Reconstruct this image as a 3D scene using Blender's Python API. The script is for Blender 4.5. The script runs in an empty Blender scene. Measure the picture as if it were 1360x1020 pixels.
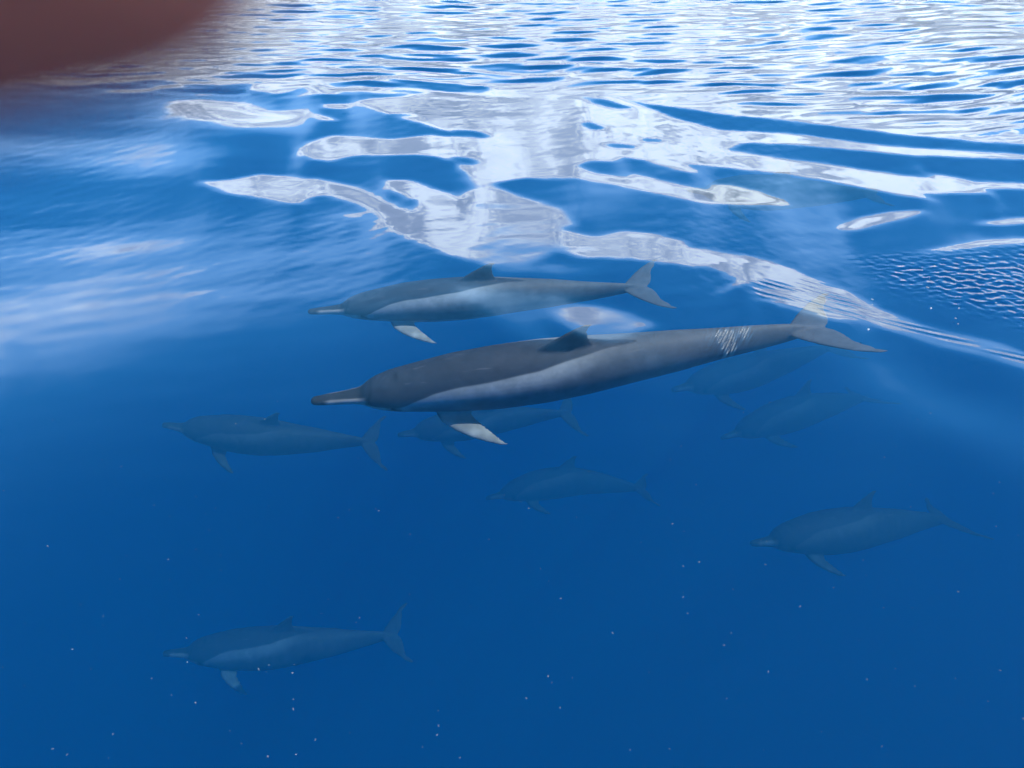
import bpy, bmesh, math, random
import numpy as np
from mathutils import Matrix, Vector, noise as mnoise

random.seed(7)
rng = np.random.default_rng(11)
scene = bpy.context.scene
COL = scene.collection
R = math.radians

# ------------------------------------------------------------------ camera
CAM_H, PITCH, FPX = 1.4, R(36.4), 982.0          # height over the sea, downward pitch, focal length in 1360-px units
cam_data = bpy.data.cameras.new('camera')
cam_data.sensor_width = 36.0
cam_data.lens = FPX / 1360 * 36.0
cam_data.clip_start, cam_data.clip_end = 0.002, 6000
cam_data.dof.use_dof = True                       # a phone lens: only what touches the lens goes out of focus
cam_data.dof.focus_distance = 3.2
cam_data.dof.aperture_fstop = 26.0 / 4.6
cam = bpy.data.objects.new('camera', cam_data)
COL.objects.link(cam)
cam.location = (0, 0, CAM_H)
cam.rotation_euler = (math.pi / 2 - PITCH, 0, 0)
scene.camera = cam
CAM_M = Matrix.Translation((0, 0, CAM_H)) @ Matrix.Rotation(math.pi / 2 - PITCH, 4, 'X')

def at(px, py, z):
    """World point at height z seen at photo pixel (px, py)."""
    d = CAM_M.to_3x3() @ Vector(((px - 680) / FPX, (510 - py) / FPX, -1))
    t = (z - CAM_H) / d.z
    return Vector((0, 0, CAM_H)) + d * t

# ------------------------------------------------------------------ sky
SUN_EL, SUN_AZ = R(64), R(108)                     # azimuth clockwise from +y (straight ahead)
CLOUD_T = 21.0                                    # top of the low cloud bank, degrees
world = bpy.data.worlds.new('World'); scene.world = world
world.use_nodes = True
world.cycles.sampling_method, world.cycles.sample_map_resolution = 'MANUAL', 512
nt = world.node_tree; nt.nodes.clear()

class G:
    """Small helper for node graphs."""
    def __init__(s, tree): s.t = tree
    def n(s, kind, ins=None, **kw):
        nd = s.t.nodes.new(kind)
        for k, v in kw.items(): setattr(nd, k, v)
        for k, v in (ins or {}).items():
            sock = nd.inputs[k]
            if isinstance(v, bpy.types.NodeSocket): s.t.links.new(v, sock)
            else: sock.default_value = v
        return nd
    def m(s, op, a, b=0.0, c=0.0, clamp=False):
        return s.n('ShaderNodeMath', {0: a, 1: b, 2: c}, operation=op, use_clamp=clamp).outputs[0]
    def ss(s, v, a, b):
        return s.n('ShaderNodeMapRange', {'Value': v, 'From Min': a, 'From Max': b}, interpolation_type='SMOOTHSTEP').outputs[0]
    def mixc(s, f, a, b, blend='MIX'):
        nd = s.n('ShaderNodeMix', data_type='RGBA', blend_type=blend)
        for k, v in ((0, f), (6, a), (7, b)):
            if isinstance(v, bpy.types.NodeSocket): s.t.links.new(v, nd.inputs[k])
            else: nd.inputs[k].default_value = v
        return nd.outputs[2]

g = G(nt)
tc = g.n('ShaderNodeTexCoord')
sepd = g.n('ShaderNodeSeparateXYZ', {0: tc.outputs['Generated']})
elev = g.m('MULTIPLY', g.m('ARCSINE', sepd.outputs[2]), 57.2958)
sky = g.n('ShaderNodeTexSky', sky_type='NISHITA', sun_disc=False, sun_elevation=SUN_EL, sun_rotation=SUN_AZ, air_density=1.0, dust_density=0.2, ozone_density=4.0)
n_big = g.n('ShaderNodeTexNoise', {'Vector': tc.outputs['Generated'], 'Scale': 3.2, 'Detail': 1.0, 'Roughness': 0.5}).outputs[0]
n_in = g.n('ShaderNodeTexNoise', {'Vector': tc.outputs['Generated'], 'Scale': 13.0, 'Detail': 4.0, 'Roughness': 0.62}).outputs[0]
e2 = g.m('ADD', elev, g.m('MULTIPLY', g.m('SUBTRACT', n_big, 0.5), 4.0))
e2 = g.m('ADD', e2, g.m('MULTIPLY', g.m('SUBTRACT', n_in, 0.5), 4.0))
wid = g.m('MULTIPLY_ADD', g.ss(n_big, 0.42, 0.62), 2.2, 0.25)                   # here crisp, there feathered
bank = g.n('ShaderNodeMapRange', {'Value': e2, 'From Min': g.m('ADD', wid, CLOUD_T), 'From Max': g.m('SUBTRACT', CLOUD_T, wid)}, interpolation_type='SMOOTHSTEP').outputs[0]
veil = g.ss(e2, CLOUD_T + 24.0, CLOUD_T - 3.0)     # thin high haze above it
glow = g.ss(e2, CLOUD_T + 7.0, CLOUD_T)            # cirrus fringe
lum = g.m('MULTIPLY_ADD', g.ss(n_in, 0.36, 0.62), 0.60, 0.45)                 # billows
low = g.ss(e2, 5.0, CLOUD_T - 2.0)
lum = g.m('MULTIPLY', lum, g.m('MULTIPLY_ADD', low, 0.76, 0.24))   # the bank greys towards the horizon
lum = g.m('MULTIPLY', lum, g.m('MULTIPLY_ADD', g.ss(e2, CLOUD_T - 2.0, CLOUD_T - 0.6), 0.15, 1.0))   # bright rim
CLOUD = 51.0
cloudc = g.n('ShaderNodeVectorMath', {0: (0.87 * CLOUD, 0.97 * CLOUD, 1.0 * CLOUD), 'Scale': lum}, operation='SCALE').outputs[0]
base = g.mixc(g.m('MULTIPLY', veil, 0.8), sky.outputs[0], (3.0, 16.0, 34.0, 1))
base = g.mixc(g.m('MULTIPLY', glow, 0.75), base, (16.0, 30.0, 50.0, 1))
col = g.mixc(bank, base, cloudc)
bg = g.n('ShaderNodeBackground', {'Color': col, 'Strength': 0.1})
wo = g.n('ShaderNodeOutputWorld', {'Surface': bg.outputs[0]})

# ------------------------------------------------------------------ sun, exposure
sl = bpy.data.lights.new('sun', 'SUN')
sl.energy, sl.angle, sl.color = 3.2, R(0.5), (1.0, 0.965, 0.92)
sun = bpy.data.objects.new('sun', sl); COL.objects.link(sun)
sdir = Vector((math.sin(SUN_AZ) * math.cos(SUN_EL), math.cos(SUN_AZ) * math.cos(SUN_EL), math.sin(SUN_EL)))
sun.rotation_euler = sdir.to_track_quat('Z', 'Y').to_euler()
sun.location = sdir * 30

scene.view_settings.view_transform = 'Standard'
scene.view_settings.look = 'None'
scene.view_settings.exposure = 0.0
scene.view_settings.gamma = 1.0
scene.view_settings.use_curve_mapping = False
scene.render.engine = 'CYCLES'
cy = scene.cycles
cy.use_denoising = True
cy.max_bounces, cy.volume_bounces, cy.transparent_max_bounces = 4, 3, 10
cy.use_adaptive_sampling, cy.adaptive_threshold, cy.adaptive_min_samples = True, 0.05, 16
cy.diffuse_bounces, cy.glossy_bounces, cy.transmission_bounces = 2, 2, 2
cy.sample_clamp_indirect = 6.0

def tag(o, label=None, cat=None, group=None, kind=None):
    if label: o['label'] = label
    if cat: o['category'] = cat
    if group: o['group'] = group
    if kind: o['kind'] = kind
    return o

# ------------------------------------------------------------------ the sea: height field
# Swell facets: outlines (photo pixels, laid on the sea plane) of the wave flanks that lean away from the boat and
# mirror the low cloud bank, those that lean towards it and mirror the blue sky, and those half-way (soft).
WHITE = [
    [(560,106),(1400,96),(1400,196),(1300,188),(1180,175),(1070,160),(960,150),(900,142),(850,136),(800,124),(700,116)],
    [(475,136),(500,131),(560,124),(600,112),(700,116),(800,124),(850,138),(900,156),(960,170),(1060,176),(1180,192),(1400,208),(1400,216),(1200,204),(1060,189),(985,186),(965,196),(1040,208),(1100,215),(1200,230),(1236,236),(1232,227),(1262,233),(1300,241),(1400,247),(1400,255),(1305,250),(1322,258),(1250,256),(1218,254),(1246,266),(1200,258),(1150,248),(1100,236),(1040,226),(985,222),(905,213),(930,228),(900,224),(860,212),(825,206),(815,214),(785,212),(765,220),(790,230),(830,236),(842,230),(900,244),(946,254),(952,242),(1000,250),(1047,268),(990,271),(930,268),(880,258),(820,246),(760,236),(740,240),(700,238),(655,246),(690,262),(740,276),(765,300),(750,305),(765,314),(800,316),(828,308),(860,312),(905,320),(918,331),(1000,342),(1055,360),(1105,385),(1135,412),(1105,402),(1060,384),(1030,376),(995,378),(950,393),(962,384),(972,370),(950,358),(900,354),(850,348),(765,344),(740,336),(722,346),(690,358),(640,354),(590,340),(545,320),(505,298),(510,284),(480,272),(440,260),(415,259),(402,271),(350,262),(300,255),(262,239),(310,236),(345,230),(430,238),(480,250),(510,266),(548,284),(556,268),(512,250),(512,239),(545,240),(600,258),(612,270),(622,250),(620,232),(600,216),(570,208),(470,207),(440,216),(412,213),(396,202),(412,190),(440,182),(520,187),(570,181),(620,184),(570,168),(520,154)],
    [(1112,302),(1140,288),(1180,280),(1228,277),(1232,281),(1200,290),(1160,299),(1135,306)],
    [(1293,300),(1312,294),(1375,290),(1375,299),(1300,301)],
    [(1212,338),(1250,330),(1310,320),(1375,319),(1375,327),(1300,330),(1240,337)],
    [(728,415),(755,404),(800,405),(838,414),(872,430),(852,442),(828,452),(795,452),(765,442),(738,428)],
    [(1005,382),(1050,380),(1110,400),(1152,425),(1120,430),(1070,418),(1015,402)],
    [(1095,380),(1114,383),(1145,401),(1177,417),(1236,437),(1304,454),(1400,484),(1400,508),(1300,480),(1228,461),(1168,438),(1134,418)],
    [(430,139),(466,138),(460,145),(432,144)], [(420,153),(452,162),(424,162)],
    [(340,112),(380,104),(470,110),(505,115),(470,118),(435,124),(400,116),(370,125),(330,120)],
    [(455,284),(475,283),(476,289),(460,288)],
]
HOLES = [
    [(600,173),(630,174),(652,182),(640,185),(600,182)], [(600,210),(625,211),(634,219),(600,221)],
    [(770,128),(800,130),(842,143),(820,144),(790,138)], [(771,161),(790,162),(805,171),(790,172),(776,168)],
    [(555,109),(640,112),(655,118),(640,122),(580,120),(560,116)], [(800,190),(830,189),(850,195),(815,196)],
    [(1255,101),(1290,103),(1375,115),(1375,121),(1320,114)], [(850,182),(880,182),(878,186),(856,186)],
    [(500,152),(550,152),(556,156),(520,157)], [(730,236),(760,240),(785,250),(760,252),(735,244)],
]
SOFT = [
    ([(220,138),(300,136),(345,148),(405,155),(385,167),(330,170),(290,166)], 1.5),
    ([(740,262),(800,285),(790,300),(735,290),(680,268)], 1.0), ([(770,236),(830,250),(800,262),(740,252)], 0.9),
    ([(480,262),(560,300),(540,318),(470,290)], 0.7),
    ([(1130,476),(1250,512),(1385,570),(1385,640),(1290,590),(1200,535)], 2.0),
    ([(-60,290),(120,298),(270,300),(200,338),(80,350),(-60,350)], 0.75),
    ([(-60,180),(200,190),(320,200),(260,232),(120,240),(-60,230)], 0.6),
    ([(-60,254),(150,260),(250,268),(100,280),(-60,278)], 0.7),
    ([(0,370),(140,390),(60,430),(0,440)], 0.4),
]

VEIL = [
    [(588,372),(640,380),(700,388),(775,396),(735,420),(725,440),(750,466),(690,446),(640,420),(604,396)],
    [(635,352),(725,350),(790,362),(740,367),(660,366)],
]

def inside(poly, X, Y):
    p = np.asarray(poly, float); res = np.zeros(X.shape, bool)
    j = len(p) - 1
    for i in range(len(p)):
        (xi, yi), (xj, yj) = p[i], p[j]
        if yi != yj:
            res ^= ((yi > Y) != (yj > Y)) & (X < (xj - xi) * (Y - yi) / (yj - yi) + xi)
        j = i
    return res

def blur(a, sx, sy):
    ny, nx = a.shape
    k = np.exp(-2 * math.pi ** 2 * ((np.fft.fftfreq(nx)[None, :] * sx) ** 2 + (np.fft.fftfreq(ny)[:, None] * sy) ** 2))
    return np.real(np.fft.ifft2(np.fft.fft2(a) * k))

def to_px(X, Y, Z=0.0):
    cp, sp = math.cos(PITCH), math.sin(PITCH)
    dz = Z - CAM_H
    depth = np.maximum(Y * cp - dz * sp, 0.05)
    v = Y * sp + dz * cp
    return 680 + FPX * X / depth, 510 - FPX * v / depth

GX0, GY0, GS = -10.0, -3.0, 0.0145
GNX, GNY = 1380, 1176
gx = GX0 + np.arange(GNX) * GS
gy = GY0 + np.arange(GNY) * GS
XX, YY = np.meshgrid(gx, gy)
front = YY > 0.3
KX = 2 * math.pi * np.fft.fftfreq(GNX, GS)[None, :]
KY = 2 * math.pi * np.fft.fftfreq(GNY, GS)[:, None]
LAM, MU = 0.10, 0.10
rad = np.sqrt(XX ** 2 + YY ** 2) + 1e-6
lat = np.clip(1.2 - np.abs(XX) / 9, 0, 1)
pattern = np.zeros(XX.shape)
for outer in range(3):
    PX, PY = to_px(XX, YY, pattern)
    white = np.zeros(XX.shape); soft = np.zeros(XX.shape)
    for p in WHITE: white = np.maximum(white, inside(p, PX, PY) & front)
    for p in HOLES: white = np.minimum(white, 1 - (inside(p, PX, PY) & front))
    for p, a in SOFT: soft = np.maximum(soft, (inside(p, PX, PY) & front) * a)
    mid = np.zeros(XX.shape)
    for p in VEIL: mid = np.maximum(mid, inside(p, PX, PY) & front)
    mid = blur(mid.astype(float), 2.6, 2.6)
    white = blur(white.astype(float), 1.2, 1.2)
    soft = blur(soft, 6.5, 6.5)
    theta = np.degrees(np.arctan2(CAM_H - pattern, rad))                       # depression of the line of sight
    e_blue = np.maximum(theta, CLOUD_T + 7.5)
    e_white = np.minimum(theta, np.interp(theta, [14, 26, 31], [CLOUD_T - 8.0, CLOUD_T - 3.5, CLOUD_T - 3.5]))
    e_soft = np.minimum(theta, CLOUD_T + 2.6)
    zone = 1 / (1 + np.exp(-(PY - 110) / 6.0)) * front               # beyond it only random ripples
    pat = e_blue + soft * (e_soft - e_blue)
    pat = pat + 1.1 * mid * (np.minimum(theta, CLOUD_T - 0.6) - pat)
    pat = pat + white * (e_white - pat)
    want = theta + zone * (pat - theta)
    goal = np.tan(np.radians((want - theta) / 2)) * lat
    slope = goal.copy()
    for it in range(5):                                             # relax towards the wanted facet tilts
        Gx, Gy = slope * XX / rad, slope * YY / rad
        H = -1j * (KY * np.fft.fft2(Gy) + LAM * KX * np.fft.fft2(Gx)) / (KY ** 2 + LAM * KX ** 2 + MU)
        real = (np.real(np.fft.ifft2(1j * KX * H)) * XX + np.real(np.fft.ifft2(1j * KY * H)) * YY) / rad
        slope = np.clip(slope + 0.8 * (goal - real), -0.3, 0.3)
    pattern = np.real(np.fft.ifft2(H))
edge = np.clip((10 - np.abs(XX)) / 1.5, 0, 1) * np.clip((YY - GY0) / 1.5, 0, 1) * np.clip((GY0 + GNY * GS - YY) / 1.5, 0, 1)
pattern *= edge

def sample_grid(F, x, y):
    u = np.clip((x - GX0) / GS, 0, GNX - 1.001); v = np.clip((y - GY0) / GS, 0, GNY - 1.001)
    i, j = u.astype(int), v.astype(int); fu, fv = u - i, v - j
    return (F[j, i] * (1 - fu) + F[j, i + 1] * fu) * (1 - fv) + (F[j + 1, i] * (1 - fu) + F[j + 1, i + 1] * fu) * fv

waves_far, waves_all = [], []
for _ in range(50):                                             # wind ripples beyond the slick
    lam = 10 ** rng.uniform(math.log10(0.10), math.log10(0.42))
    ang = rng.normal(R(98), R(12))
    waves_far.append((2 * math.pi / lam * math.cos(ang), 2 * math.pi / lam * math.sin(ang), rng.uniform(0, 6.28), 0.0225 * lam / (2 * math.pi) * (1.0 if lam > 0.25 else 0.75)))
for _ in range(10):                                             # low swell everywhere
    lam = rng.uniform(1.2, 5.0); ang = rng.normal(R(95), R(35))
    waves_all.append((2 * math.pi / lam * math.cos(ang), 2 * math.pi / lam * math.sin(ang), rng.uniform(0, 6.28), 0.009 * lam / (2 * math.pi)))

def sstep(v, a, b):
    t = np.clip((v - a) / (b - a), 0, 1); return t * t * (3 - 2 * t)

def height(x, y):
    h = sample_grid(pattern, x, y)
    px, py = to_px(x, y, h)
    yb = 116 + np.clip(px - 820, 0, 560) * 0.13
    far = np.where(y > 0.3, sstep(py - yb, 24, -26), 0.0)
    far = np.maximum(far, sstep(np.abs(x), 7, 10)); far = np.maximum(far, sstep(-y, 2, 5))
    grow = np.where(rad_of(x, y) > 60, 60 / rad_of(x, y), 1.0)
    far = np.maximum(far, 0.05) * grow
    for kx, ky, ph, a in waves_far: h = h + far * a * np.sin(kx * x + ky * y + ph)
    for kx, ky, ph, a in waves_all: h = h + a * np.sin(kx * x + ky * y + ph)
    ok = y > 0.3
    slick = np.where(ok, sstep(py, 470, 380), 0.0); k = slick > 0
    add = np.zeros(k.sum())
    for kx, ky, ph, a in fine_waves: add = add + a * np.sin(kx * x[k] + ky * y[k] + ph)
    gate = 0.5 + 0.5 * np.sin(2.3 * x[k] + 1.1 * y[k]) * np.sin(1.7 * y[k] - 1.3 * x[k] + 2)
    h[k] += add * gate * slick[k]
    for poly, w, wv in ((CATPAW, 46, paw_waves), (STOCK, 9, light_line_waves), (WAKE, 8, wake_waves)):
        m = np.where(ok, edge_fade(poly, px, py, w), 0.0); k = m > 0
        add = np.zeros(k.sum())
        for kx, ky, ph, a in wv: add = add + a * np.sin(kx * x[k] + ky * y[k] + ph)
        if wv is paw_waves:
            gust = 0.7 + 0.3 * np.sin(3.1 * x[k] + 7 * y[k]) * np.sin(6.3 * x[k] - 3 * y[k] + 1)
            add = add * gust
        h[k] += add * m[k]
    return h

paw_waves, light_line_waves = [], []
for _ in range(34):                                             # cat's-paw wrinkles
    lam = 10 ** rng.uniform(math.log10(0.017), math.log10(0.055)); ang = rng.normal(R(80), R(40))
    paw_waves.append((2 * math.pi / lam * math.cos(ang), 2 * math.pi / lam * math.sin(ang), rng.uniform(0, 6.28), 0.056 * lam / (2 * math.pi)))
for _ in range(7):                                              # added ripples imitating the bright light lines on the tail stock
    lam = rng.uniform(0.015, 0.023); ang = rng.normal(R(154), R(5))
    light_line_waves.append((2 * math.pi / lam * math.cos(ang), 2 * math.pi / lam * math.sin(ang), rng.uniform(0, 6.28), 0.34 * lam / (2 * math.pi)))
CATPAW = [(1110,336),(1200,332),(1290,324),(1440,318),(1440,480),(1340,450),(1250,418),(1170,395)]
STOCK = [(930,437),(1004,428),(1006,450),(962,480),(938,476)]
WAKE = [(985,372),(1060,366),(1110,382),(1175,420),(1300,458),(1400,484),(1400,500),(1300,474),(1170,434),(1140,428),(1080,420),(1010,402)]
def edge_fade(poly, px, py, w):
    p = np.asarray(poly, float); best = np.full(px.shape, 1e9)
    for k in range(len(p)):
        a, b = p[k], p[(k + 1) % len(p)]
        ab = b - a; t = np.clip(((px - a[0]) * ab[0] + (py - a[1]) * ab[1]) / (ab @ ab), 0, 1)
        best = np.minimum(best, np.hypot(px - a[0] - t * ab[0], py - a[1] - t * ab[1]))
    return np.clip(best / w, 0, 1) * inside(poly, px, py)
fine_waves = []
for _ in range(22):                                             # faint crinkle of the slick
    lam = 10 ** rng.uniform(math.log10(0.04), math.log10(0.16)); ang = rng.uniform(0, math.pi)
    fine_waves.append((2 * math.pi / lam * math.cos(ang), 2 * math.pi / lam * math.sin(ang), rng.uniform(0, 6.28), 0.0035 * lam / (2 * math.pi)))
wake_waves = []
for _ in range(8):                                              # fine ridges running along the wake
    lam = rng.uniform(0.022, 0.05); ang = rng.normal(R(62), R(6))
    wake_waves.append((2 * math.pi / lam * math.cos(ang), 2 * math.pi / lam * math.sin(ang), rng.uniform(0, 6.28), 0.03 * lam / (2 * math.pi)))
def rad_of(x, y): return np.sqrt(x * x + y * y) + 1e-9

def axis(segs):
    out = []
    for a, b, st in segs:
        out += list(np.arange(a, b - 1e-9, st))
    return out
def tail(v0, vmax, st, f=1.22):
    out, v = [], v0
    while v < vmax:
        out.append(v); v += st; st *= f
    out.append(vmax); return out
xs = np.array([-v for v in tail(8.0, 900, 0.05)][::-1] + axis([(-7.97, -4.0, 0.03), (-4.0, 0.6, 0.018), (0.6, 0.72, 0.007), (0.72, 1.02, 0.0042), (1.02, 3.2, 0.007), (3.2, 4.0, 0.018), (4.0, 7.99, 0.03)]) + tail(8.0, 900, 0.05))
ys = np.array([-v for v in tail(1.0, 900, 0.08)][::-1] + axis([(-0.95, 0.5, 0.04), (0.5, 1.8, 0.016), (1.8, 3.3, 0.0065), (3.3, 6.0, 0.016), (6.0, 11.0, 0.025)]) + tail(11.0, 900, 0.05))
nx, ny = len(xs), len(ys)
VX, VY = np.meshgrid(xs, ys)
VZ = height(VX, VY)
verts = np.stack([VX, VY, VZ], -1).reshape(-1, 3)
idx = np.arange(nx * ny).reshape(ny, nx)
quads = np.stack([idx[:-1, :-1], idx[:-1, 1:], idx[1:, 1:], idx[1:, :-1]], -1).reshape(-1, 4)
ring = np.concatenate([idx[0, :-1], idx[:-1, -1], idx[-1, :0:-1], idx[:0:-1, 0]])
low = verts[ring].copy(); low[:, 2] = -60.0
lo = np.arange(len(ring)) + len(verts)
side = np.stack([ring, lo, np.roll(lo, -1), np.roll(ring, -1)], -1)
allv = np.concatenate([verts, low])
nq, ns = len(quads), len(side)
me = bpy.data.meshes.new('sea')
me.vertices.add(len(allv)); me.vertices.foreach_set('co', allv.astype(np.float32).ravel())
nl = 4 * (nq + ns) + len(ring)
me.loops.add(nl)
me.loops.foreach_set('vertex_index', np.concatenate([quads.ravel(), side.ravel(), lo[::-1]]).astype(np.int32))
me.polygons.add(nq + ns + 1)
me.polygons.foreach_set('loop_start', np.concatenate([np.arange(nq + ns) * 4, [4 * (nq + ns)]]).astype(np.int32))
me.polygons.foreach_set('use_smooth', np.concatenate([np.ones(nq, bool), np.zeros(ns + 1, bool)]))
me.update(); me.validate()
sea = bpy.data.objects.new('sea', me); COL.objects.link(sea)
tag(sea, 'clear deep blue sea with glassy swell mirroring pale clouds', 'sea', kind='structure')

# water material: mirror film weighted by Fresnel over a clear interface; the colour comes from the water body's volume
mw = bpy.data.materials.new('sea_water'); mw.use_nodes = True
nt = mw.node_tree; nt.nodes.clear(); g = G(nt)
tc = g.n('ShaderNodeTexCoord')
fres = g.n('ShaderNodeFresnel', {'IOR': 1.333}).outputs[0]
glo = g.n('ShaderNodeBsdfGlossy', {'Color': (1, 1, 1, 1), 'Roughness': 0.0}).outputs[0]
tra = g.n('ShaderNodeBsdfTransparent', {'Color': (1, 1, 1, 1)}).outputs[0]
surf = g.n('ShaderNodeMixShader', {0: fres, 1: tra, 2: glo}).outputs[0]
# extinction per metre ~ (.62,.46,.40), scattering ~ (.02,.13,.31)
SS = (0.0012, 0.080, 0.148); EX = (0.35, 0.222, 0.183)
sden = 0.4; aden = 0.7
sca = g.n('ShaderNodeVolumeScatter', {'Color': tuple(v / sden for v in SS) + (1,), 'Density': sden, 'Anisotropy': 0.0}).outputs[0]
ab = g.n('ShaderNodeVolumeAbsorption', {'Color': tuple(1 - (e - s_) / aden for e, s_ in zip(EX, SS)) + (1,), 'Density': aden}).outputs[0]
vol = g.n('ShaderNodeAddShader', {0: sca, 1: ab}).outputs[0]
g.n('ShaderNodeOutputMaterial', {'Surface': surf, 'Volume': vol})
me.materials.append(mw)

# ------------------------------------------------------------------ dolphins
PROFILE = np.array([  # s, top, bottom, half width (body length 1 from beak tip to fluke notch)
    (0.000,.0030,-.0040,.0040),(.005,.0072,-.0080,.0085),(.03,.0085,-.0105,.0110),(.07,.0100,-.0135,.0140),(.094,.0115,-.0165,.0175),(.101,.0130,-.0180,.0195),
    (.106,.0185,-.0200,.0235),(.114,.0255,-.0230,.0285),(.130,.0345,-.0290,.0355),(.160,.0475,-.0390,.0450),(.21,.0620,-.0520,.0550),(.28,.0755,-.0660,.0635),
    (.36,.0800,-.0740,.0680),(.45,.0795,-.0745,.0680),(.53,.0740,-.0690,.0620),(.62,.0620,-.0570,.0500),(.71,.0475,-.0440,.0360),
    (.79,.0360,-.0335,.0235),(.86,.0275,-.0255,.0145),(.92,.0205,-.0185,.0100),(.965,.0125,-.0110,.0085),(.99,.0060,-.0055,.0070)])
PROFILE[:, 1:] *= np.interp(PROFILE[:, 0], [0, .1, .2, .6, .72, .86, .95], [1.08, 1.05, .88, .89, 1.03, 1.08, 1])[:, None]
def prof(s):
    return [np.interp(s, PROFILE[:, 0], PROFILE[:, k]) for k in (1, 2, 3)]

def smooth_prof():
    ss = np.linspace(0, .99, 330)
    out = []
    for k in (1, 2, 3):
        v = np.interp(ss, PROFILE[:, 0], PROFILE[:, k]); w = v.copy()
        for _ in range(6):
            w[3:-1] = (w[2:-2] + w[3:-1] * 2 + w[4:]) / 4
        out.append(w)
    return ss, out

def loft(bm, rings, cap=True):
    vs = [[bm.verts.new(p) for p in r] for r in rings]
    n = len(rings[0])
    for a, b in zip(vs[:-1], vs[1:]):
        for i in range(n):
            bm.faces.new((a[i], a[(i + 1) % n], b[(i + 1) % n], b[i]))
    if cap:
        bm.faces.new(vs[0][::-1]); bm.faces.new(vs[-1])

def foil(le, te, thick, normal, n=9):
    """Closed fin section from leading to trailing edge."""
    le, te, normal = Vector(le), Vector(te), Vector(normal).normalized()
    top, bot = [], []
    for k in range(n):
        c = 0.5 - 0.5 * math.cos(math.pi * k / (n - 1))
        t = thick * (2.6 * math.sqrt(c) * (1 - c) ** 0.8 * 0.62 + 0.16 * (1 - abs(2 * c - 1) ** 6))
        p = le.lerp(te, c)
        top.append(p + normal * t / 2); bot.append(p - normal * t / 2)
    return top + bot[::-1]

def fin(bm, secs, normal):
    loft(bm, [foil(a, b, t, normal) for a, b, t in secs])

def dolphin_rest(voxel):
    bm = bmesh.new()
    ss, (zt, zb, hw) = smooth_prof()
    rings = []
    for s, a, b, w in zip(ss, zt, zb, hw):
        r = []
        for k in range(40):
            ps = 2 * math.pi * k / 40
            cy_, sy_ = math.cos(ps), math.sin(ps)
            z = (a if cy_ > 0 else -b) * math.copysign(abs(cy_) ** 0.95, cy_)
            r.append(Vector((s, w * math.copysign(abs(sy_) ** 0.95, sy_), z)))
        rings.append(r)
    loft(bm, rings)
    # dorsal fin: upright, slightly hooked
    fin(bm, [((.420,0,.056),(.556,0,.052),.020),((.446,0,.076),(.546,0,.071),.017),((.472,0,.094),(.538,0,.089),.013),
             ((.496,0,.109),(.537,0,.106),.010),((.516,0,.121),(.541,0,.119),.0075),((.531,0,.128),(.547,0,.127),.005)], (0, 1, 0))
    # flippers
    for sg in (1, -1):
        o = Vector((0.232, 0.036 * sg, -0.043)); out = Vector((0.30, 0.62 * sg, -0.55)).normalized()
        nrm = Vector((0.0, 0.62 * sg, 0.72)).cross(Vector((1, 0, 0)))
        nrm = Vector((0.05, 0.36 * sg, 0.74))
        secs = []
        for t, x0, x1, th in ((0, 0, .066, .020), (.25, .010, .076, .018), (.5, .034, .094, .014), (.72, .064, .112, .011), (.88, .094, .124, .008), (1.0, .122, .136, .005)):
            base_ = o + Vector((0, 0.74 * sg, -0.36)) * (0.100 * t)
            secs.append((base_ + Vector((x0, 0, 0)), base_ + Vector((x1, 0, 0)), th))
        fin(bm, secs, nrm)
        # fluke half
        fin(bm, [((.912,-.004*sg,0),(.990,-.004*sg,0),.016),((.924,.014*sg,0),(1.006,.014*sg,0),.014),((.938,.034*sg,0),(1.014,.034*sg,0),.011),
                 ((.958,.060*sg,.001),(1.022,.060*sg,.001),.009),((.982,.086*sg,.002),(1.031,.086*sg,.002),.0075),((1.010,.110*sg,.004),(1.044,.110*sg,.004),.006),
                 ((1.040,.128*sg,.006),(1.056,.128*sg,.006),.005)], (0, 0, 1))
    bmesh.ops.recalc_face_normals(bm, faces=bm.faces)
    m = bpy.data.meshes.new('tmp'); bm.to_mesh(m); bm.free()
    o = bpy.data.objects.new('tmp', m); COL.objects.link(o)
    md = o.modifiers.new('r', 'REMESH'); md.mode = 'VOXEL'; md.voxel_size = voxel; md.adaptivity = 0.0
    sm = o.modifiers.new('s', 'SMOOTH'); sm.factor = 0.5; sm.iterations = max(2, int(round(0.011 / voxel)))
    dg = bpy.context.evaluated_depsgraph_get()
    em = o.evaluated_get(dg).to_mesh()
    co = np.empty(len(em.vertices) * 3, np.float32); em.vertices.foreach_get('co', co)
    lp = np.empty(len(em.loops), np.int32); em.loops.foreach_get('vertex_index', lp)
    st = np.empty(len(em.polygons), np.int32); em.polygons.foreach_get('loop_start', st)
    o.evaluated_get(dg).to_mesh_clear()
    bpy.data.objects.remove(o); bpy.data.meshes.remove(m)
    return co.reshape(-1, 3).astype(float), lp, st

def vnoise(p, f):
    return np.array([mnoise.noise(Vector(q) * f) for q in p])

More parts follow.
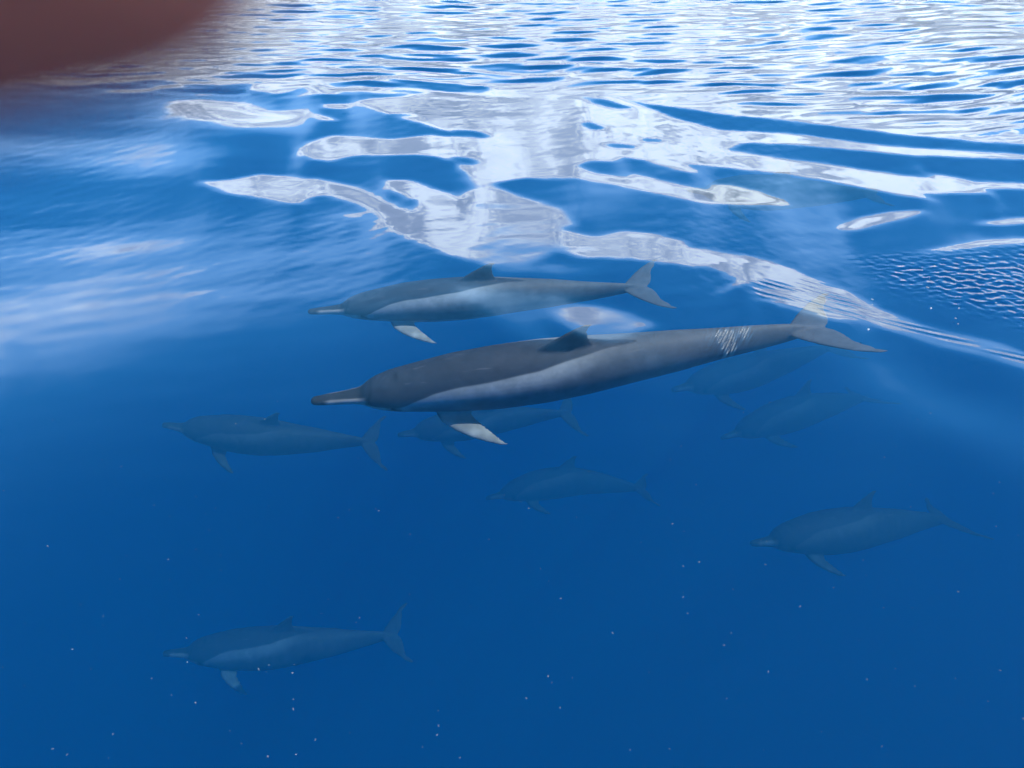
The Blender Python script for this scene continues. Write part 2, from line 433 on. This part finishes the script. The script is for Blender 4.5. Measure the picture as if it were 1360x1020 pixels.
def pigment(co, pale=1.0):
    """Spinner dolphin coat plus painted-in flank shade and deep-water dimming, per vertex (linear albedo)."""
    s, y, z = co[:, 0], co[:, 1], co[:, 2]
    zt, zb, w = prof(np.clip(s, 0, .99))
    zn = np.where(z > 0, z / np.maximum(zt, 1e-4), z / np.maximum(-zb, 1e-4)); yn = np.abs(y) / np.maximum(w, 1e-4)
    psi = np.degrees(np.arctan2(yn, zn))
    big = vnoise(co, 14.0); wig = vnoise(co, 45.0)
    cape_b = np.interp(s, [0, .10, .125, .165, .20, .24, .30, .37, .44, .50, .56, .62, .66], [72, 80, 94, 90, 70, 56, 49, 44, 38, 28, 16, 4, -12]) + 4 * big
    belly_b = np.interp(s, [0, .11, .18, .25, .40, .55, .68, .78, .9], [104, 112, 118, 122, 126, 132, 145, 165, 190]) + 3 * big  # white belly starts low; the grey above it stands in for shade
    cape = sstep(psi, cape_b + 2, cape_b - 2)
    belly = sstep(psi, belly_b - 5, belly_b + 5)
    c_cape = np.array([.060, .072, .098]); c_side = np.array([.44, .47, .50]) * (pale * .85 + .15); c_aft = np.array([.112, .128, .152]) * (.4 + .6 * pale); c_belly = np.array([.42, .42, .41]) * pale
    aft = sstep(s, .44, .68)[:, None]
    side_c = c_side * (1 - aft) + c_aft * aft
    dim = sstep(psi, 62, 108)[:, None] * 0.55  # shade of the lower flank painted into the coat
    side_c = side_c * (1 - dim)
    streak = sstep(psi, cape_b + 46, cape_b + 12) * (1 - aft[:, 0])
    side_c = c_aft * 1.25 * (1 - streak[:, None]) + side_c * streak[:, None]
    colr = side_c.copy()
    colr = colr * (1 - cape[:, None]) + c_cape * cape[:, None]
    colr = colr * (1 - belly[:, None]) + c_belly * belly[:, None]
    throat = sstep(psi, 86, 92) * sstep(psi, 124, 112) * sstep(s, .105, .118) * sstep(s, .20, .17)
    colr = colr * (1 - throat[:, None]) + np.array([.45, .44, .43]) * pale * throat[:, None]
    # beak: dark above and at the tip, pale along the jaw, thin dark mouth line
    bk = sstep(s, .112, .100)
    jaw = sstep(psi, 40, 52) * sstep(s, .022, .040) * sstep(psi, 150, 120)
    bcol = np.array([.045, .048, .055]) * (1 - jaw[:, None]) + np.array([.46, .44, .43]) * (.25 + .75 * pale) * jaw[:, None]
    colr = colr * (1 - bk[:, None]) + bcol * bk[:, None]
    mouth = np.exp(-((psi - 88) / 4.0) ** 2) * sstep(s, .135, .12)
    crease = np.exp(-((s - .109 - .012 * np.clip(zn, -1, 1)) / .0035) ** 2) * sstep(psi, 110, 80)
    # eye, its stripe to the flipper
    ex = np.hypot((s - .158), (z + .004)) ; eye = sstep(ex, .0075, .0045) * (yn > .6)
    patch = sstep(ex, .020, .010) * (yn > .5) * .6
    stripe_z = np.interp(s, [.158, .25], [-.008, -.048])
    stripe = np.exp(-((z - stripe_z) / .005) ** 2) * sstep(s, .15, .165) * sstep(s, .25, .235) * (yn > .5) * .75
    blow = np.exp(-(((s - .172) / .0035) ** 2)) * sstep(np.abs(y), .014, .009) * (z > 0)
    dark = np.clip(mouth * .8 + crease * .6 + patch + stripe + blow * .8, 0, .92)[:, None]
    colr = colr * (1 - dark) + np.array([.028, .031, .038]) * dark
    colr = colr * (1 - eye[:, None]) + np.array([.008, .008, .010]) * eye[:, None]
    # fins
    out = np.hypot(y, z)
    dors = sstep(z - zt, .004, .016) * (s > .4) * (s < .62)
    colr = colr * (1 - dors[:, None]) + np.array([.060, .070, .092]) * dors[:, None]
    flp = ((s > .22) & (s < .40) & (z < -.03)) * sstep(yn, 1.05, 1.45)
    flp = np.where((s > .22) & (s < .40) & (z < zb * .95), np.maximum(flp, sstep(zb - z, 0, .012)), flp)
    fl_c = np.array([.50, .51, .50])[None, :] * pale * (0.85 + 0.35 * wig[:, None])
    colr = colr * (1 - flp[:, None]) + fl_c * flp[:, None]
    flk = sstep(s, .925, .96)[:, None]
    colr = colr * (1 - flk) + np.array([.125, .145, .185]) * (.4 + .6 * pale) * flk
    # faint blotches and old scratches
    colr = colr * (1 + .10 * big + .06 * wig)[:, None]
    return np.clip(colr, .005, .8)

md_ = bpy.data.materials.new('dolphin_skin'); md_.use_nodes = True
g = G(md_.node_tree); bs = md_.node_tree.nodes['Principled BSDF']
ca = g.n('ShaderNodeAttribute', attribute_name='coat')
rest = g.n('ShaderNodeAttribute', attribute_name='rest')
sc1 = g.n('ShaderNodeTexNoise', {'Vector': rest.outputs['Vector'], 'Scale': 38.0, 'Detail': 6.0, 'Roughness': 0.65}).outputs[0]
mp = g.n('ShaderNodeMapping', {'Vector': rest.outputs['Vector'], 'Rotation': (0.4, 0.3, 0.5), 'Scale': (14, 160, 160)}).outputs[0]
sc2 = g.n('ShaderNodeTexNoise', {'Vector': mp, 'Scale': 1.0, 'Detail': 2.0}).outputs[0]
scr = g.m('MULTIPLY', g.ss(sc2, 0.66, 0.72), 0.4)
cc = g.mixc(1.0, ca.outputs['Color'], g.n('ShaderNodeCombineColor', {0: g.m('MULTIPLY_ADD', sc1, 1.0, 0.5), 1: g.m('MULTIPLY_ADD', sc1, 1.0, 0.5), 2: g.m('MULTIPLY_ADD', sc1, 1.0, 0.5)}).outputs[0], 'MULTIPLY')
cc = g.mixc(scr, cc, (0.22, 0.23, 0.25, 1))
md_.node_tree.links.new(cc, bs.inputs['Base Color'])
bs.inputs['Roughness'].default_value = 0.55
bs.inputs['Specular IOR Level'].default_value = 0.15        # wet skin under water hardly mirrors

def dolphin(restdata, nose, tail_, arch=0.0, yaw=0.0, roll=0.0, tailup=0.0, girth=1.0, twist=0.0):
    """Bend the rest body along its spine and set it between two points of the sea."""
    co, lp, st, coat = restdata
    s = co[:, 0]
    tw = twist * sstep(s, .68, .95); rc = co
    co = np.stack([s, co[:, 1] * np.cos(tw) - co[:, 2] * np.sin(tw), co[:, 1] * np.sin(tw) + co[:, 2] * np.cos(tw)], -1)
    N = 400; sg = np.linspace(-.02, 1.08, N); ds = sg[1] - sg[0]
    body = sstep(sg, .15, .35)
    kv = arch * np.exp(-((sg - .5) / .22) ** 2) * 2.4 + tailup * np.exp(-((sg - .86) / .08) ** 2) * 4.5
    kh = yaw * np.exp(-((sg - .55) / .25) ** 2) * 2.2
    av, ah = np.cumsum(kv) * ds, np.cumsum(kh) * ds
    tx, ty, tz = np.cos(av) * np.cos(ah), np.cos(av) * np.sin(ah), np.sin(av)
    cxs = np.stack([np.cumsum(tx), np.cumsum(ty), np.cumsum(tz)], -1) * ds
    T = np.stack([tx, ty, tz], -1)
    Y = np.stack([-np.sin(ah), np.cos(ah), np.zeros(N)], -1)
    Z = np.cross(T, Y)
    def itp(A): return np.stack([np.interp(s, sg, A[:, k]) for k in range(3)], -1)
    p = itp(cxs) + itp(Y) * co[:, 1:2] * girth + itp(Z) * co[:, 2:3] * girth
    a = np.array([np.interp(0.0, sg, cxs[:, k]) for k in range(3)]); b = np.array([np.interp(1.0, sg, cxs[:, k]) for k in range(3)])
    ax = Vector(b - a); scale = (tail_ - nose).length / ax.length
    # local frame: chord -> world chord, up kept upright apart from roll
    def frame(x, up):
        x = x.normalized(); yv = up.cross(x).normalized(); zv = x.cross(yv)
        return Matrix((x, yv, zv)).transposed()
    F0 = frame(ax, Vector((0, 0, 1))); F1 = frame(tail_ - nose, Vector((0, 0, 1)))
    M = F1 @ Matrix.Rotation(roll, 3, 'X') @ F0.transposed()
    mid = (nose + tail_) / 2
    q = (p - a) @ np.array(M).T * scale + np.array(nose) - np.array(mid)
    m = bpy.data.meshes.new('dolphin')
    m.vertices.add(len(q)); m.vertices.foreach_set('co', q.astype(np.float32).ravel())
    m.loops.add(len(lp)); m.loops.foreach_set('vertex_index', lp)
    m.polygons.add(len(st)); m.polygons.foreach_set('loop_start', st)
    m.polygons.foreach_set('use_smooth', np.ones(len(st), bool))
    m.update(); m.validate()
    c4 = np.concatenate([coat, np.ones((len(coat), 1))], 1)
    A = m.attributes.new('coat', 'FLOAT_COLOR', 'POINT'); A.data.foreach_set('color', c4.astype(np.float32).ravel())
    A = m.attributes.new('rest', 'FLOAT_VECTOR', 'POINT'); A.data.foreach_set('vector', rc.astype(np.float32).ravel())
    m.materials.append(md_)
    o = bpy.data.objects.new('dolphin', m); COL.objects.link(o); o.location = mid
    return o

hi = dolphin_rest(0.0030); hi = hi + (pigment(hi[0]),)
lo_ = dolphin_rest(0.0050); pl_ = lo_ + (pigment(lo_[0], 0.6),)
lo_ = lo_ + (pigment(lo_[0], 0.22),)  # deep animals' coats darkened, the dimness of depth painted in
PODG = 'dolphins of the pod swimming under the boat'
POD = [  # rest, nose px, depth, tail px, depth, pose, label
    (hi, (413,533), .48, (1100,434), .22, dict(girth=.97, arch=.07, tailup=-.02, roll=R(19), twist=R(-24)), 'largest grey dolphin just under the surface, its tail raising a crest of water'),
    (hi, (409,414), .50, (862,380), .44, dict(girth=.94, arch=-.05, tailup=.10, roll=R(8)), 'clearly seen grey dolphin behind the largest one, clouds mirrored over its back'),
    (lo_, (215,564), 2.30, (500,588), 2.62, dict(girth=1.42, yaw=.14, roll=R(8), arch=.03, tailup=-.10), 'dim dolphin ahead of the largest one, level with its beak but deeper'),
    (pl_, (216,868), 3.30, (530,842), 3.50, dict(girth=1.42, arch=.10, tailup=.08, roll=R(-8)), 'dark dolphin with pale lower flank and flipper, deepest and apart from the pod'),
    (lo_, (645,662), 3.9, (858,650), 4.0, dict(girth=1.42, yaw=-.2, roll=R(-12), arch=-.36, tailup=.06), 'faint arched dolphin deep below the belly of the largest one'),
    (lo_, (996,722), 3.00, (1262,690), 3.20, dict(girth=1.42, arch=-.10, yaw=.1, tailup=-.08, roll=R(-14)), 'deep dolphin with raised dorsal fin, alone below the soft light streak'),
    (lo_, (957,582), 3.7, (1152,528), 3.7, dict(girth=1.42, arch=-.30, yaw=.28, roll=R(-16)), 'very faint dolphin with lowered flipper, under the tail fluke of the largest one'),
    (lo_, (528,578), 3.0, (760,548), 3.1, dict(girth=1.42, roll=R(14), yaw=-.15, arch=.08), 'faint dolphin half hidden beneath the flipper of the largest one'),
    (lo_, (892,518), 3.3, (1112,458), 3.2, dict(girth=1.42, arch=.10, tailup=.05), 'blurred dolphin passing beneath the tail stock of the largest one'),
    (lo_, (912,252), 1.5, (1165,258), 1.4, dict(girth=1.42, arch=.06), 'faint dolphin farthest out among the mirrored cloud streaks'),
]
for rd, n_, dn, t_, dt, kw, lab in POD:
    o = dolphin(rd, at(n_[0], n_[1], -dn), at(t_[0], t_[1], -dt), **kw)
    tag(o, lab, 'dolphin', PODG)

# ------------------------------------------------------------------ drifting specks
mb = bpy.data.materials.new('pale_speck'); mb.use_nodes = True
b = mb.node_tree.nodes['Principled BSDF']; b.inputs['Base Color'].default_value = (.36, .48, .52, 1); b.inputs['Roughness'].default_value = .6
bm = bmesh.new()
def speck(p, r):
    m = Matrix.Translation(p) @ Matrix.Rotation(random.uniform(0, 3), 4, 'Z') @ Matrix.Diagonal((r * random.uniform(.7, 2.6), r * random.uniform(.6, 1.1), r * .7, 1))
    bmesh.ops.create_icosphere(bm, subdivisions=1, radius=1, matrix=m)
for _ in range(230):
    px_, py_ = random.uniform(-100, 1460), 480 + 600 * random.random() ** .8
    speck(at(px_, py_, -random.uniform(.03, .35)), random.choice((.0007, .0009, .0011, .0016)))
for _ in range(16):
    px_ = random.uniform(1140, 1360); py_ = random.uniform(345, 440)
    speck(at(px_, py_, random.uniform(.0, .006)), random.uniform(.002, .004))
m = bpy.data.meshes.new('drifting_specks'); bm.to_mesh(m); bm.free(); m.materials.append(mb)
sp = bpy.data.objects.new('drifting_specks', m); COL.objects.link(sp)
tag(sp, 'tiny white specks drifting in the upper water', 'specks', kind='stuff')

# ------------------------------------------------------------------ the photographer's hand, one fingertip over the edge of the lens
def skin_mat():
    m = bpy.data.materials.new('skin'); m.use_nodes = True; g = G(m.node_tree); b = m.node_tree.nodes['Principled BSDF']
    n = g.n('ShaderNodeTexNoise', {'Scale': 300.0, 'Detail': 3.0}).outputs[0]
    m.node_tree.links.new(g.mixc(n, (.175, .058, .044, 1), (.22, .075, .058, 1)), b.inputs['Base Color'])
    b.inputs['Subsurface Weight'].default_value = 0.6
    b.inputs['Subsurface Radius'].default_value = (1.0, .35, .2)
    b.inputs['Subsurface Scale'].default_value = 0.006
    b.inputs['Roughness'].default_value = .55
    return m
def camw(px, py, d):
    return CAM_M @ Vector(((px - 680) / FPX * d, (510 - py) / FPX * d, -d))
def camp(x, y, z): return CAM_M @ Vector((x, y, z))
V, E, RAD = [], [], []
def chain(points, radii, start=None):
    prev = start
    for p, r in zip(points, radii):
        V.append(p); RAD.append(r); k = len(V) - 1
        if prev is not None: E.append((prev, k))
        prev = k
    return prev
tip = camw(360, -300, .022); 
knA = camw(-480, -105, .026); knB = camp(-.060, -.002, -.020); knC = camp(-.088, -.018, -.004)
wrist = camp(-.120, -.100, .030)
chain([wrist], [.026])
chain([camp(-.106, -.060, .014)], [.030], 0)                        # palm
pal = 1
chain([camp(-.094, -.022, .000), knB, knA.lerp(knB, .35), knA.lerp(tip, .1), tip], [.013, .0105, .0100, .0096, .0088], pal)
for k, (dx, dy, ln) in enumerate(((-.010, -.026, 1.0), (-.016, -.046, .95), (-.024, -.064, .78))):
    a = camp(-.094 + dx * .5, -.022 + dy, -.002)
    chain([a, a + CAM_M.to_3x3() @ Vector((.004, .004, -.032 * ln)), a + CAM_M.to_3x3() @ Vector((.022, .002, -.046 * ln)), a + CAM_M.to_3x3() @ Vector((.038 * ln, -.002, -.034))], [.011, .0095, .0088, .0075], pal)
chain([camp(-.112, -.062, .040), camp(-.098, -.034, .058), camp(-.082, -.012, .066), camp(-.068, .004, .066)], [.015, .012, .0105, .009], pal)
chain([camp(-.135, -.150, .075), camp(-.165, -.240, .150)], [.029, .040], 0)
hm = bpy.data.meshes.new('hand'); hm.from_pydata([tuple(v) for v in V], E, [])
hand = bpy.data.objects.new('hand', hm); COL.objects.link(hand)
smod = hand.modifiers.new('skin', 'SKIN'); smod.use_smooth_shade = True
if not hm.skin_vertices: hm.skin_vertices.new()
for i, r in enumerate(RAD): hm.skin_vertices[0].data[i].radius = (r, r)
hm.skin_vertices[0].data[0].use_root = True
sub = hand.modifiers.new('sub', 'SUBSURF'); sub.levels = sub.render_levels = 3
hm.materials.append(skin_mat())
tag(hand, 'reddish brown out-of-focus fingertip held close above the water', 'hand')
